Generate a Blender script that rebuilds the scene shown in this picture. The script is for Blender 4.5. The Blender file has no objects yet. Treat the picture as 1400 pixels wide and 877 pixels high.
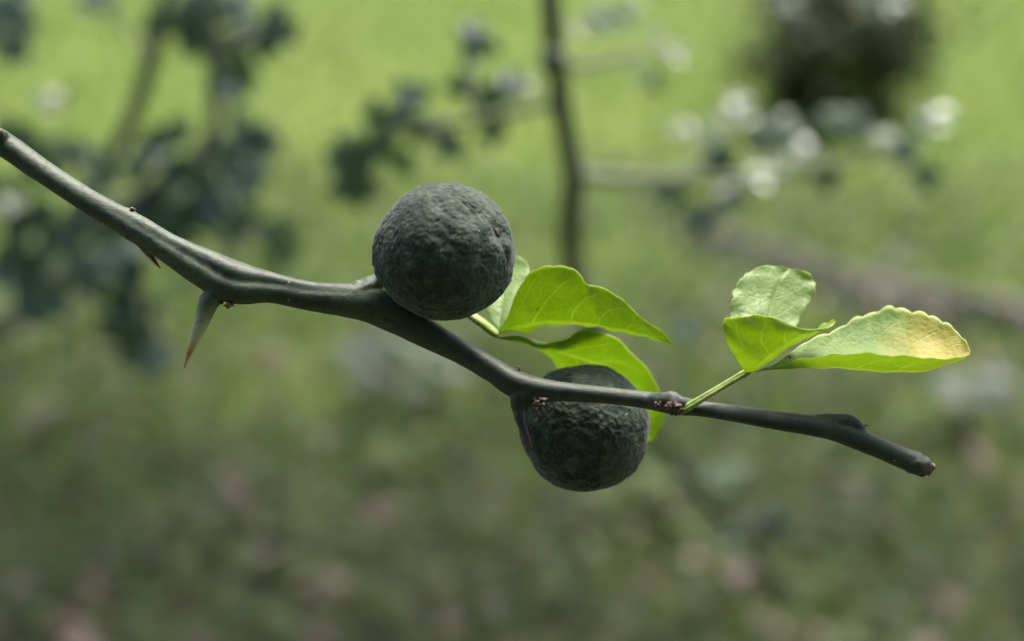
import bpy, math, random
import numpy as np
from mathutils import Vector, Matrix, noise as mnoise

random.seed(7)
rng = np.random.default_rng(7)
SC = bpy.context.scene
COL = SC.collection

# ------------------------------------------------------------------ camera
LENS, CAM_H, PITCH, D0 = 60.0, 1.35, math.radians(22.0), 0.49
cam_d = bpy.data.cameras.new('camera')
cam = bpy.data.objects.new('camera', cam_d)
COL.objects.link(cam)
cam.location = (0, 0, CAM_H)
cam.rotation_euler = (math.radians(90) - PITCH, 0, 0)
cam_d.lens, cam_d.sensor_width = LENS, 36.0
cam_d.clip_start, cam_d.clip_end = 0.01, 500.0
cam_d.dof.use_dof = True
cam_d.dof.focus_distance = D0 - 0.004
cam_d.dof.aperture_fstop = 4.8
SC.camera = cam

# ------------------------------------------------------------------ light
SUN_EL, SUN_AZ = math.radians(62), math.radians(28)      # azimuth from +Y (away from the camera) towards +X
world = bpy.data.worlds.new('World')
SC.world = world
world.use_nodes = True
wn = world.node_tree
bg = wn.nodes['Background']
sky = wn.nodes.new('ShaderNodeTexSky')
sky.sky_type = 'NISHITA'
sky.sun_disc = False
sky.sun_elevation = SUN_EL
sky.sun_rotation = SUN_AZ
sky.air_density, sky.dust_density, sky.ozone_density = 0.8, 6.0, 0.6
wn.links.new(sky.outputs[0], bg.inputs[0])
bg.inputs[1].default_value = 0.13
sun_d = bpy.data.lights.new('sun', 'SUN')
sun = bpy.data.objects.new('sun', sun_d)
COL.objects.link(sun)
sun_d.energy, sun_d.angle, sun_d.color = 1.5, math.radians(26), (1.0, 0.955, 0.88)
sdir = Vector((math.sin(SUN_AZ) * math.cos(SUN_EL), math.cos(SUN_AZ) * math.cos(SUN_EL), math.sin(SUN_EL)))
sun.rotation_euler = sdir.to_track_quat('Z', 'Y').to_euler()
sun.location = (1, 3, 6)
vs = SC.view_settings
vs.view_transform, vs.look, vs.gamma, vs.exposure = 'Standard', 'None', 1.0, 1.8
vs.use_curve_mapping = False
SC.cycles.use_denoising = True
SC.cycles.max_bounces = 8
SC.cycles.transmission_bounces = 6

# ------------------------------------------------------------------ geometry helpers
FWD = Vector((0, math.cos(PITCH), -math.sin(PITCH)))
UPV = Vector((0, math.sin(PITCH), math.cos(PITCH)))
RGT = Vector((1, 0, 0))
CAM = Vector((0, 0, CAM_H))
K = 36.0 / LENS / 1400.0


def at(px, py, d):
    return CAM + FWD * d + RGT * ((px - 700) * K * d) + UPV * ((438.5 - py) * K * d)


def P(px, py, dz=0.0):          # a point near the plane of focus, dz in millimetres behind it
    return at(px, py, D0 + dz / 1000.0)


def ground_depth(px, py):
    r = FWD + RGT * ((px - 700) * K) + UPV * ((438.5 - py) * K)
    return -CAM_H / r.z


PXM = K * D0                    # metres per photo pixel in the plane of focus


def mesh_obj(name, verts, faces, mat, parent=None, uvs=None, smooth=True, attrs=None):
    me = bpy.data.meshes.new(name)
    me.from_pydata([tuple(v) for v in verts], [], [tuple(f) for f in faces])
    if uvs is not None:
        uvl = me.uv_layers.new(name='UVMap')
        li = np.empty(len(me.loops), dtype=np.int32)
        me.loops.foreach_get('vertex_index', li)
        uvl.data.foreach_set('uv', np.asarray(uvs, dtype=np.float32)[li].ravel())
    if attrs:
        for k, val in attrs.items():
            a = me.attributes.new(k, 'FLOAT', 'POINT')
            a.data.foreach_set('value', np.asarray(val, dtype=np.float32))
    if smooth:
        me.polygons.foreach_set('use_smooth', np.ones(len(me.polygons), dtype=bool))
    if mat is not None:
        me.materials.append(mat)
    me.update()
    o = bpy.data.objects.new(name, me)
    COL.objects.link(o)
    if parent is not None:
        o.parent = parent
    return o


def empty(name, loc=(0, 0, 0), label=None, cat=None, group=None):
    o = bpy.data.objects.new(name, None)
    COL.objects.link(o)
    o.location = loc
    o.empty_display_size = 0.02
    if label:
        o['label'] = label
    if cat:
        o['category'] = cat
    if group:
        o['group'] = group
    return o


def adopt(o, parent):           # parent a mesh whose vertices are in world space
    o.parent = parent
    m = Matrix.Translation(parent.location) if parent.parent is None else Matrix.Translation(parent.parent.location)
    o.matrix_parent_inverse = m.inverted()


def catmull(pts, n):
    """pts: m x k array; n samples, evenly spread over the parameter"""
    pts = np.asarray(pts, dtype=float)
    m = len(pts)
    ext = np.vstack([2 * pts[0] - pts[1], pts, 2 * pts[-1] - pts[-2]])
    t = np.linspace(0, m - 1, n)
    i = np.minimum(t.astype(int), m - 2)
    f = (t - i)[:, None]
    p0, p1, p2, p3 = ext[i], ext[i + 1], ext[i + 2], ext[i + 3]
    return 0.5 * ((2 * p1) + (-p0 + p2) * f + (2 * p0 - 5 * p1 + 4 * p2 - p3) * f ** 2 + (-p0 + 3 * p1 - 3 * p2 + p3) * f ** 3)


def tube(path, radii, n, seg, ref=None, shape=None, cap=True):
    """smooth tapered tube; returns verts, faces, uvs (u along, v around). ref: direction of angle 0. shape(s, theta, p)->radius factor"""
    pr = catmull(np.hstack([np.asarray([tuple(p) for p in path]), np.asarray(radii, dtype=float)[:, None]]), n)
    pos, rad = pr[:, :3], np.maximum(pr[:, 3], 1e-5)
    tan = np.gradient(pos, axis=0)
    tan /= np.linalg.norm(tan, axis=1)[:, None] + 1e-12
    if ref is None:
        ref = (-FWD)
    nrm = np.array(tuple(ref), dtype=float)
    verts, uvs, faces = [], [], []
    length = np.concatenate([[0], np.cumsum(np.linalg.norm(np.diff(pos, axis=0), axis=1))])
    for i in range(n):
        t = tan[i]
        nn = nrm - t * np.dot(nrm, t)
        if np.linalg.norm(nn) < 1e-3:
            nn = np.cross(t, (0.3, 0.5, 0.8))
        nn /= np.linalg.norm(nn)
        nrm = nn if i == 0 else nrm
        b = np.cross(nn, t)
        for j in range(seg):
            th = 2 * math.pi * j / seg
            r = rad[i]
            d = nn * math.cos(th) + b * math.sin(th)
            if shape is not None:
                r *= shape(i / (n - 1), th, pos[i] + d * r)
            verts.append(pos[i] + d * r)
            uvs.append((i / (n - 1), j / seg))
    for i in range(n - 1):
        for j in range(seg):
            k = (j + 1) % seg
            faces.append((i * seg + j, i * seg + k, (i + 1) * seg + k, (i + 1) * seg + j))
    if cap:
        for i, rev in ((0, True), (n - 1, False)):
            c = len(verts)
            verts.append(pos[i] + tan[i] * rad[i] * (0.35 if i else -0.35))
            uvs.append((i / (n - 1), 0.5))
            for j in range(seg):
                k = (j + 1) % seg
                a, b_ = i * seg + j, i * seg + k
                faces.append((c, b_, a) if rev else (c, a, b_))
    return verts, faces, uvs


# ------------------------------------------------------------------ materials
class NT:
    def __init__(self, name):
        self.m = bpy.data.materials.new(name)
        self.m.use_nodes = True
        self.t = self.m.node_tree
        self.t.nodes.clear()
        self.out = self.t.nodes.new('ShaderNodeOutputMaterial')

    def n(self, typ, **kw):
        nd = self.t.nodes.new('ShaderNode' + typ)
        for k, v in kw.items():
            if k == 'inp':
                for kk, vv in v.items():
                    s = nd.inputs[kk]
                    if isinstance(vv, bpy.types.NodeSocket):
                        self.t.links.new(vv, s)
                    else:
                        s.default_value = vv
            else:
                setattr(nd, k, v)
        return nd

    def math(self, op, a, b=None, c=None, clamp=False):
        nd = self.t.nodes.new('ShaderNodeMath')
        nd.operation = op
        nd.use_clamp = clamp
        for i, v in enumerate((a, b, c)):
            if v is None:
                continue
            if isinstance(v, bpy.types.NodeSocket):
                self.t.links.new(v, nd.inputs[i])
            else:
                nd.inputs[i].default_value = v
        return nd.outputs[0]

    def smooth(self, x, lo, hi):
        nd = self.t.nodes.new('ShaderNodeMapRange')
        nd.interpolation_type = 'SMOOTHSTEP'
        self.t.links.new(x, nd.inputs[0])
        nd.inputs[1].default_value, nd.inputs[2].default_value = lo, hi
        return nd.outputs[0]

    def mix(self, f, a, b):
        nd = self.t.nodes.new('ShaderNodeMix')
        nd.data_type = 'RGBA'
        for s, v in ((nd.inputs[0], f), (nd.inputs[6], a), (nd.inputs[7], b)):
            if isinstance(v, bpy.types.NodeSocket):
                self.t.links.new(v, s)
            else:
                s.default_value = v if not isinstance(v, tuple) else (*v[:3], 1.0)
        return nd.outputs[2]

    def noise(self, vec, scale, detail=3, rough=0.55, dist=0.0):
        nd = self.n('TexNoise', inp={'Scale': scale, 'Detail': detail, 'Roughness': rough, 'Distortion': dist})
        if vec is not None:
            self.t.links.new(vec, nd.inputs['Vector'])
        return nd.outputs['Fac']

    def pos(self):
        return self.n('NewGeometry').outputs['Position']

    def obj(self):
        return self.n('TexCoord').outputs['Object']

    def uv(self):
        nd = self.n('UVMap')
        sx = self.n('SeparateXYZ', inp={0: nd.outputs[0]})
        return sx.outputs[0], sx.outputs[1]

    def ramp(self, f, stops):
        nd = self.n('ValToRGB')
        cr = nd.color_ramp
        while len(cr.elements) < len(stops):
            cr.elements.new(0.5)
        for e, (p, c) in zip(cr.elements, stops):
            e.position, e.color = p, (*c, 1.0)
        self.t.links.new(f, nd.inputs[0])
        return nd.outputs[0]

    def bump(self, h, strength, dist):
        return self.n('Bump', inp={'Strength': strength, 'Distance': dist, 'Height': h}).outputs[0]

    def finish(self, shader):
        self.t.links.new(shader, self.out.inputs[0])
        return self.m


def mat_rind():
    t = NT('fruit_rind')
    o = t.obj()
    big = t.noise(o, 55, 4, 0.6)
    mid = t.noise(o, 260, 4, 0.6, 0.4)
    fine = t.noise(o, 1500, 3, 0.6)
    vor = t.n('TexVoronoi', feature='F1', inp={'Vector': o, 'Scale': 620.0})
    pores = t.smooth(vor.outputs['Distance'], 0.0, 0.75)
    base = t.mix(t.smooth(big, 0.35, 0.68), (0.017, 0.027, 0.021), (0.036, 0.056, 0.039))
    base = t.mix(t.smooth(mid, 0.42, 0.72), base, (0.066, 0.092, 0.066))
    sp = t.n('TexVoronoi', feature='F1', inp={'Vector': o, 'Scale': 330.0, 'Randomness': 1.0})
    spk = t.math('MULTIPLY', t.math('LESS_THAN', sp.outputs['Distance'], 0.085), t.math('GREATER_THAN', t.n('SeparateColor', inp={0: sp.outputs['Color']}).outputs[0], 0.90))
    base = t.mix(t.math('MULTIPLY', spk, 0.7), base, (0.45, 0.45, 0.44))
    sp2 = t.n('TexVoronoi', feature='F1', inp={'Vector': o, 'Scale': 110.0})
    spr = t.math('MULTIPLY', t.math('LESS_THAN', sp2.outputs['Distance'], 0.055), t.math('GREATER_THAN', t.n('SeparateColor', inp={0: sp2.outputs['Color']}).outputs[0], 0.90))
    base = t.mix(spr, base, (0.20, 0.075, 0.045))
    h = t.math('ADD', t.math('MULTIPLY', mid, 0.9), t.math('ADD', t.math('MULTIPLY', pores, 0.6), t.math('MULTIPLY', fine, 0.45)))
    b = t.bump(h, 0.6, 0.0006)
    p = t.n('BsdfPrincipled', inp={'Base Color': base, 'Roughness': 0.78, 'Specular IOR Level': 0.25, 'Sheen Weight': 0.16,
                                   'Sheen Roughness': 0.35, 'Sheen Tint': (0.85, 0.88, 0.95, 1), 'Normal': b})
    return t.finish(p.outputs[0])


def mat_bark(name, a, b_, purple, gloss=0.45):
    t = NT(name)
    o = t.pos()
    u, v = t.uv()
    n1 = t.noise(o, 60, 4, 0.6)
    n2 = t.noise(o, 420, 4, 0.65, 0.3)
    n3 = t.noise(o, 1400, 2, 0.5)
    base = t.mix(t.smooth(n1, 0.35, 0.65), a, b_)
    base = t.mix(t.math('MULTIPLY', t.smooth(n2, 0.50, 0.64), 0.8), base, purple)
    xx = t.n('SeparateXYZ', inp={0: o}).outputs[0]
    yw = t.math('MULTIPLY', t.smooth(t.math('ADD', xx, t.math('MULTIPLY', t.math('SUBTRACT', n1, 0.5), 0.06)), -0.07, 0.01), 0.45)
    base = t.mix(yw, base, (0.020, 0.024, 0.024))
    sp = t.n('TexVoronoi', feature='F1', inp={'Vector': o, 'Scale': 300.0})
    spk = t.math('MULTIPLY', t.math('LESS_THAN', sp.outputs['Distance'], 0.10), t.math('GREATER_THAN', t.n('SeparateColor', inp={0: sp.outputs['Color']}).outputs[0], 0.90))
    base = t.mix(t.math('MULTIPLY', spk, 0.75), base, (0.42, 0.40, 0.38))
    st = t.n('TexNoise', inp={'Vector': t.n('VectorMath', operation='MULTIPLY', inp={0: o, 1: (0.25, 1, 1)}).outputs[0], 'Scale': 900.0, 'Detail': 3.0}).outputs['Fac']
    h = t.math('ADD', n2, t.math('ADD', t.math('MULTIPLY', n3, 0.4), t.math('MULTIPLY', st, 0.7)))
    p = t.n('BsdfPrincipled', inp={'Base Color': base, 'Roughness': gloss, 'Specular IOR Level': 0.4,
                                   'Normal': t.bump(h, 0.32, 0.0005)})
    return t.finish(p.outputs[0])


def mat_thorn(name, stops):
    t = NT(name)
    u, v = t.uv()
    o = t.pos()
    n = t.noise(o, 500, 3)
    uu = t.math('ADD', u, t.math('MULTIPLY', t.math('SUBTRACT', n, 0.5), 0.05))
    c = t.ramp(uu, stops)
    c = t.mix(t.math('MULTIPLY', t.smooth(n, 0.52, 0.7), 0.35), c, (0.035, 0.035, 0.035))
    p = t.n('BsdfPrincipled', inp={'Base Color': c, 'Roughness': 0.42, 'Normal': t.bump(n, 0.25, 0.0003)})
    return t.finish(p.outputs[0])


def mat_leaf(name, top, under, trans, vein, patch=None, rough=0.38, nveins=6.0, vein_amt=0.75, tw=0.55, curve=0.30):
    t = NT(name)
    u, v = t.uv()
    o = t.pos()
    w = t.math('ABSOLUTE', t.math('SUBTRACT', t.math('MULTIPLY', v, 2.0), 1.0))       # 0 at the midrib, 1 at the margin
    wob = t.math('MULTIPLY', t.math('SUBTRACT', t.noise(o, 130, 3), 0.5), 0.16)
    side = t.math('MULTIPLY', t.math('GREATER_THAN', v, 0.5), 0.45)
    f = t.math('ADD', t.math('ADD', t.math('MULTIPLY', t.math('SUBTRACT', u, t.math('MULTIPLY', t.math('POWER', w, 1.35), curve)), nveins), wob), side)
    tri = t.math('ABSOLUTE', t.math('SUBTRACT', t.math('FRACT', f), 0.5))              # 0 on a side vein
    sv = t.math('SUBTRACT', 1.0, t.smooth(tri, 0.008, 0.05))
    sv = t.math('MULTIPLY', sv, t.math('SUBTRACT', 1.0, t.smooth(w, 0.70, 0.95)))
    mid = t.math('SUBTRACT', 1.0, t.smooth(w, 0.015, 0.06))
    vo = t.n('TexVoronoi', feature='DISTANCE_TO_EDGE', inp={'Vector': o, 'Scale': 420.0})
    ret = t.math('MULTIPLY', t.math('SUBTRACT', 1.0, t.smooth(vo.outputs['Distance'], 0.0, 0.09)), 0.38)
    vm = t.math('MAXIMUM', t.math('MAXIMUM', sv, mid), ret)
    vmask = t.math('MULTIPLY', vm, vein_amt)
    edge = t.math('MULTIPLY', t.smooth(w, 0.955, 0.99), 0.7)
    mot = t.noise(o, 170, 4, 0.6)
    back = t.n('NewGeometry').outputs['Backfacing']
    refl = t.mix(back, top, under)
    refl = t.mix(t.math('MULTIPLY', t.smooth(mot, 0.35, 0.75), 0.35), refl, tuple(0.72 * x for x in top))
    tr = t.mix(t.math('MULTIPLY', t.smooth(mot, 0.3, 0.75), 0.30), trans, tuple(0.78 * x for x in trans))
    if patch is not None:
        pn = t.math('ADD', u, t.math('MULTIPLY', t.math('SUBTRACT', t.noise(o, 95, 3), 0.5), 0.30))
        pm = t.math('MULTIPLY', t.smooth(pn, 0.50, 0.68), t.smooth(v, 0.42, 0.60))
        pm = t.math('MULTIPLY', pm, t.math('SUBTRACT', 1.0, t.math('MULTIPLY', t.smooth(w, 0.80, 1.0), 0.45)))
        pm = t.math('MULTIPLY', pm, 0.92)
        refl = t.mix(pm, refl, patch)
        tr = t.mix(pm, tr, (0.52, 0.50, 0.05))
        spots = t.n('TexVoronoi', feature='F1', inp={'Vector': o, 'Scale': 120.0})
        sm = t.math('MULTIPLY', t.math('LESS_THAN', spots.outputs['Distance'], 0.10), t.math('GREATER_THAN', t.n('SeparateColor', inp={0: spots.outputs['Color']}).outputs[1], 0.72))
        refl = t.mix(sm, refl, (0.10, 0.045, 0.03))
        tr = t.mix(sm, tr, (0.10, 0.045, 0.03))
    refl = t.mix(t.math('MULTIPLY', vmask, 0.30), refl, vein)
    tr = t.mix(vmask, tr, vein)
    refl = t.mix(edge, refl, vein)
    tr = t.mix(edge, tr, vein)
    dots = t.n('TexVoronoi', feature='F1', inp={'Vector': o, 'Scale': 260.0})
    dm = t.math('MULTIPLY', t.math('LESS_THAN', dots.outputs['Distance'], 0.10), t.math('GREATER_THAN', t.n('SeparateColor', inp={0: dots.outputs['Color']}).outputs[2], 0.95))
    refl = t.mix(t.math('MULTIPLY', dm, 0.6), refl, (0.05, 0.06, 0.02))
    tr = t.mix(t.math('MULTIPLY', dm, 0.6), tr, (0.05, 0.06, 0.02))
    h = t.math('ADD', t.math('MULTIPLY', t.math('SUBTRACT', 0.0, t.math('MAXIMUM', sv, mid)), 0.25), t.math('ADD', t.math('MULTIPLY', vo.outputs['Distance'], 0.7), t.math('MULTIPLY', t.noise(o, 700, 2), 0.5)))
    b = t.bump(h, 0.6, 0.0006)
    p = t.n('BsdfPrincipled', inp={'Base Color': refl, 'Roughness': rough, 'Specular IOR Level': 0.5, 'Normal': b})
    tl = t.n('BsdfTranslucent', inp={'Color': tr, 'Normal': b})
    ms = t.n('MixShader', inp={0: tw, 1: p.outputs[0], 2: tl.outputs[0]})
    return t.finish(ms.outputs[0])


def mat_simple(name, stops, scale, rough=0.7, bump=0.4, bdist=0.0005, spec=0.3, det=4):
    t = NT(name)
    o = t.pos()
    n = t.noise(o, scale, det, 0.6)
    c = t.ramp(n, stops)
    p = t.n('BsdfPrincipled', inp={'Base Color': c, 'Roughness': rough, 'Specular IOR Level': spec,
                                   'Normal': t.bump(t.noise(o, scale * 2.5, 4), bump, bdist)})
    return t.finish(p.outputs[0])


def mat_foliage(name, stops, tw=0.3, rough=0.35, tint=(0.35, 0.5, 0.08)):
    """small leaves and blades; 'rnd' on each vertex picks the colour"""
    t = NT(name)
    a = t.n('Attribute', attribute_name='rnd')
    c = t.ramp(a.outputs['Fac'], stops)
    p = t.n('BsdfPrincipled', inp={'Base Color': c, 'Roughness': rough, 'Specular IOR Level': 0.5})
    mul = t.n('Mix', data_type='RGBA', blend_type='MULTIPLY')
    mul.inputs[0].default_value = 0.0
    tl = t.n('BsdfTranslucent', inp={'Color': t.mix(0.35, c, tint)})
    ms = t.n('MixShader', inp={0: tw, 1: p.outputs[0], 2: tl.outputs[0]})
    return t.finish(ms.outputs[0])


M_RIND = mat_rind()
M_BARK = mat_bark('citrus_bark', (0.027, 0.045, 0.026), (0.055, 0.088, 0.052), (0.026, 0.021, 0.029), gloss=0.55)
M_THORN = mat_thorn('thorn_skin', [(0.0, (0.042, 0.066, 0.040)), (0.16, (0.055, 0.080, 0.050)), (0.30, (0.13, 0.165, 0.10)), (0.48, (0.34, 0.39, 0.24)), (0.62, (0.44, 0.46, 0.24)), (0.71, (0.44, 0.36, 0.10)), (0.77, (0.38, 0.19, 0.13)), (1.0, (0.42, 0.23, 0.19))])  # pale middle stretch carries front light in its colour; yellow and red are the thorn's
M_THORN_DARK = mat_thorn('dark_thorn_skin', [(0.0, (0.030, 0.040, 0.030)), (0.5, (0.030, 0.028, 0.030)), (0.75, (0.060, 0.028, 0.026)), (1.0, (0.14, 0.05, 0.045))])
M_LEAF = mat_leaf('citrus_leaf', (0.17, 0.26, 0.055), (0.16, 0.23, 0.035), (0.38, 0.55, 0.030), (0.58, 0.68, 0.15))
M_LEAF_BACKLIT = mat_leaf('citrus_leaf_backlit', (0.22, 0.31, 0.06), (0.22, 0.29, 0.05), (0.47, 0.63, 0.035), (0.64, 0.74, 0.2))  # brighter copy of the leaf, light from behind put into its colours
M_LEAF_PALE = mat_leaf('citrus_leaf_pale', (0.26, 0.40, 0.14), (0.22, 0.34, 0.07), (0.40, 0.56, 0.06), (0.55, 0.66, 0.26), rough=0.45)
M_LEAF_YELLOW = mat_leaf('citrus_leaf_yellowing', (0.22, 0.36, 0.10), (0.24, 0.34, 0.05), (0.42, 0.56, 0.03), (0.58, 0.66, 0.26), patch=(0.54, 0.48, 0.12), rough=0.6)
M_FUZZ = mat_simple('down_hair', [(0.3, (0.30, 0.32, 0.31)), (0.7, (0.42, 0.43, 0.43))], 400, 0.8, 0.0)
M_STALK = mat_simple('leaf_stalk_skin', [(0.3, (0.16, 0.24, 0.05)), (0.55, (0.24, 0.33, 0.08)), (0.75, (0.13, 0.13, 0.07))], 300, 0.45)
M_BUD = mat_simple('bud_scale', [(0.35, (0.022, 0.016, 0.013)), (0.52, (0.085, 0.058, 0.040)), (0.70, (0.30, 0.24, 0.19))], 1000, 0.6, 0.6)
M_PINK = mat_simple('young_bud', [(0.3, (0.07, 0.038, 0.03)), (0.5, (0.19, 0.115, 0.09)), (0.72, (0.42, 0.31, 0.26))], 1100, 0.5)
M_SCAR = mat_simple('stylar_scar_skin', [(0.3, (0.02, 0.015, 0.015)), (0.6, (0.10, 0.075, 0.065)), (0.8, (0.22, 0.17, 0.15))], 1500, 0.8)

# ------------------------------------------------------------------ the fruiting branch
root_xy = Vector((-1.15, 0.62, 0.0))
branch = empty('citrus_branch', root_xy, 'thorny green citrus branch bearing two dark round fruit and two bright three-part leaves', 'branch')


def put(o):
    adopt(o, branch)
    return o


def sub(o, part):               # sub-part: part has world-space vertices under the branch root
    o.parent = part
    return o


stem_px = [(-400, 105, 24, 30), (-250, 108, 21, 20), (-120, 140, 19, 12), (-40, 175, 18, 6), (4, 197, 17.5, 3), (60, 236, 16.5, 2), (120, 275, 16.5, 1), (182, 311, 19, 0), (230, 340, 20, 0),
           (278, 367, 26, 0), (325, 387.5, 28.5, 0), (372, 394, 21, 0), (426, 405.5, 20, 1), (482, 412, 23.5, 2), (530, 425, 26, 4), (586, 457, 20.5, 5), (630, 481, 17, 4), (672, 505, 17, 2),
           (708, 526, 19, 0), (758, 534.5, 13.5, -2), (821, 540, 11.3, -4), (872, 546, 11.2, -6), (903, 551, 12.5, -7), (926, 555, 13.0, -7), (956, 559, 10.8, -8), (1005, 566, 11.5, -8), (1053, 574, 12.8, -9), (1117, 583.5, 14.5, -10),
           (1150, 591, 15.5, -10), (1197, 611, 14, -11), (1240, 629, 14.2, -12), (1258, 636, 14, -12), (1270, 640, 9, -12)]
pre = [(root_xy + Vector((0, 0, -0.04)), 0.016), (root_xy + Vector((0.02, -0.01, 0.35)), 0.0125), (root_xy + Vector((0.10, -0.05, 0.80)), 0.0100), (root_xy + Vector((0.30, -0.10, 1.17)), 0.0075),
       (root_xy + Vector((0.52, -0.12, 1.33)), 0.0062)]
path = [p for p, r in pre] + [P(x, y, z) for x, y, r, z in stem_px]
rads = [r for p, r in pre] + [r * PXM for x, y, r, z in stem_px]
n_pre = len(pre)


def stem_shape(s, th, p):
    # p in photo pixels, to place the grooves that run along the ridge above the thorns
    v = mnoise.noise(Vector(p) * 90.0) * 0.035 + mnoise.noise(Vector(p) * 260.0) * 0.022
    q = Vector(p) - CAM
    d = q.dot(FWD)
    px = 700 + q.dot(RGT) / (K * d)
    f = 1.0 + v
    if px > 150 and px < 560:
        a = math.exp(-((px - 330) / 150.0) ** 2)
        g = 0.42 - 0.30 * math.exp(-((px - 330) / 60.0) ** 2)      # groove runs above the centre line
        dth = (th - g + math.pi) % (2 * math.pi) - math.pi
        f -= 0.11 * a * math.exp(-(dth / 0.22) ** 2)
        f += 0.06 * a * math.exp(-((dth - 0.55) / 0.35) ** 2)
        f += 0.05 * a * math.exp(-((dth + 0.6) / 0.4) ** 2)
    # angular section
    f += 0.035 * math.cos(3 * th + px * 0.008) + 0.02 * math.cos(2 * th - px * 0.011)
    return f


def wood(pieces, name, voxel):
    """several overlapping closed tubes fused into one smooth surface"""
    V, F = [], []
    for v, f, uv in pieces:
        b = len(V)
        V += list(v)
        F += [tuple(i + b for i in q) for q in f]
    o = put(mesh_obj(name, V, F, M_BARK))
    md = o.modifiers.new('fuse', 'REMESH')
    md.mode, md.voxel_size, md.use_smooth_shade = 'VOXEL', voxel, True
    md = o.modifiers.new('relax', 'SMOOTH')
    md.factor, md.iterations = 0.5, 7
    return o


def px_tube(pts, n, seg, rough=0.1, fr=350):
    return tube([P(x, y, z) for x, y, r, z in pts], [r * PXM for x, y, r, z in pts], n, seg, shape=lambda s, th, p: 1 + mnoise.noise(Vector(p) * fr) * rough)


k0 = n_pre + 2                  # the stem is fused and finely modelled from here to its tip; below it runs down to the ground
low = tube(path[:k0 + 2], rads[:k0 + 2], 120, 20, ref=(0.2, -1, 0.1))
put(mesh_obj('lower_stem', low[0], low[1], M_BARK, None, low[2]))
T1 = [(345, 400, 10, -1), (318, 398, 15, -1.2), (298, 398, 16, -1.5), (287, 410, 14.5, -1.5), (280, 428, 12.0, -1), (271.5, 450, 9.8, -0.5), (263.5, 471, 6.8, 0), (257.5, 486, 3.3, 0.2), (251.5, 504, 0.7, 0.5)]
T2 = [(735, 534, 11, -1), (716, 537, 15, -1), (710, 553, 12.5, -1), (712, 572, 8.5, -1.5), (717, 588, 5.5, -2), (722, 600, 3.2, -2.2), (727, 612, 0.7, -2.5)]
pieces = [tube(path[k0:], rads[k0:], 520, 44, shape=stem_shape),
          px_tube(T1[:3] + [(*T1[3][:2], T1[3][2] * 0.8, T1[3][3])], 30, 24, 0.03), px_tube(T2[:3] + [(*T2[3][:2], T2[3][2] * 0.75, T2[3][3])], 24, 22, 0.03),
          px_tube([(1095, 577, 9, -9.5), (1120, 577, 10.5, -9.5), (1142, 577, 11.5, -10), (1160, 577, 10.5, -10.5), (1172, 583, 9, -10.8), (1182, 596, 6, -11)], 34, 22, 0.08),
          px_tube([(470, 404, 13, 2), (492, 400, 17, 2), (510, 391, 15, 5), (524, 376, 9, 10), (545, 366, 8, 13)], 30, 22, 0.22, 420),
          px_tube([(-34, 180, 10, 2), (-10, 184, 12, 1), (6, 187, 8, -1)], 20, 20, 0.15),
          px_tube([(150, 286, 6, 0), (170, 291, 8.0, 0), (182, 296, 7.5, 0), (192, 306, 5, 0)], 20, 18, 0.1),
          px_tube([(884, 550, 9, -7), (902, 548, 11.5, -9), (918, 548, 12.5, -10), (932, 553, 10, -10), (944, 558, 7, -9)], 30, 20, 0.2, 500),
          px_tube([(1236, 628, 13, -12), (1252, 634, 15.5, -12), (1262, 638, 14, -12), (1266, 640, 10, -12)], 24, 20, 0.2, 500),
          px_tube([(700, 524, 16, 0), (722, 541, 15, -0.5), (742, 543, 10, -2), (752, 541, 7, -2)], 24, 20, 0.15, 400)]
stem = wood(pieces, 'stem', 0.00036)


def thorn_at(pts, n=44, seg=18, mat=None, name='thorn'):
    v, f, uv = px_tube(pts, n, seg, 0.04, 300)
    return put(mesh_obj(name, v, f, mat or M_THORN, None, uv))


t1 = thorn_at([(x, y, r * (0.70, 0.97, 1.0)[min(i, 2)], z) for i, (x, y, r, z) in enumerate(T1[2:])])
t1['label'] = 'long pointed thorn with a reddish tip'
t2 = thorn_at([(x, y, r * (0.80 if i == 0 else 1.0), z) for i, (x, y, r, z) in enumerate(T2[2:])], mat=M_THORN_DARK)
t2['label'] = 'short dark thorn pointing down in front of the lower fruit'
thorn_at([(190, 330, 6, 0), (201, 344, 5, 0.5), (209, 354, 3.2, 1), (219, 367, 0.7, 2)], 20, 10, M_PINK)
thorn_at([(1170, 579, 3, -11), (1178, 581, 2, -11), (1189, 582, 0.5, -11.5)], 14, 8, M_PINK)


def bud(px, py, dz, r, mat, n=5, seed=0, name='bud', stretch=(1, 0)):
    """a little cluster of overlapping bud scales, one mesh"""
    rd = random.Random(seed)
    V, F = [], []
    c0 = P(px, py, dz)
    for k in range(n):
        r = r * (0.8 if k == 0 else 1.0)
        off = Vector((rd.uniform(-1, 1), rd.uniform(-1, 1), rd.uniform(-1, 1))) * r * 0.55 * PXM
        off += (RGT * stretch[0] + UPV * stretch[1]) * r * PXM * (k / max(1, n - 1) - 0.5) * 0.9
        c = c0 + off
        rr = r * PXM * rd.uniform(0.5, 0.95)
        b = len(V)
        sx = Vector((rd.uniform(0.4, 1.6), rd.uniform(0.5, 1.2), rd.uniform(0.3, 1.5)))
        for i in range(7):
            for j in range(10):
                ph, th = math.pi * i / 6, 2 * math.pi * j / 10
                d = Vector((math.sin(ph) * math.cos(th), math.sin(ph) * math.sin(th), math.cos(ph)))
                q = Vector((d.x * sx.x, d.y * sx.y, d.z * sx.z)) * rr * (1 + 0.6 * mnoise.noise((c + d * rr) * 1300.0))
                V.append(c + q)
        for i in range(6):
            for j in range(10):
                F.append((b + i * 10 + j, b + i * 10 + (j + 1) % 10, b + (i + 1) * 10 + (j + 1) % 10, b + (i + 1) * 10 + j))
    return put(mesh_obj(name, V, F, mat))


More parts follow.
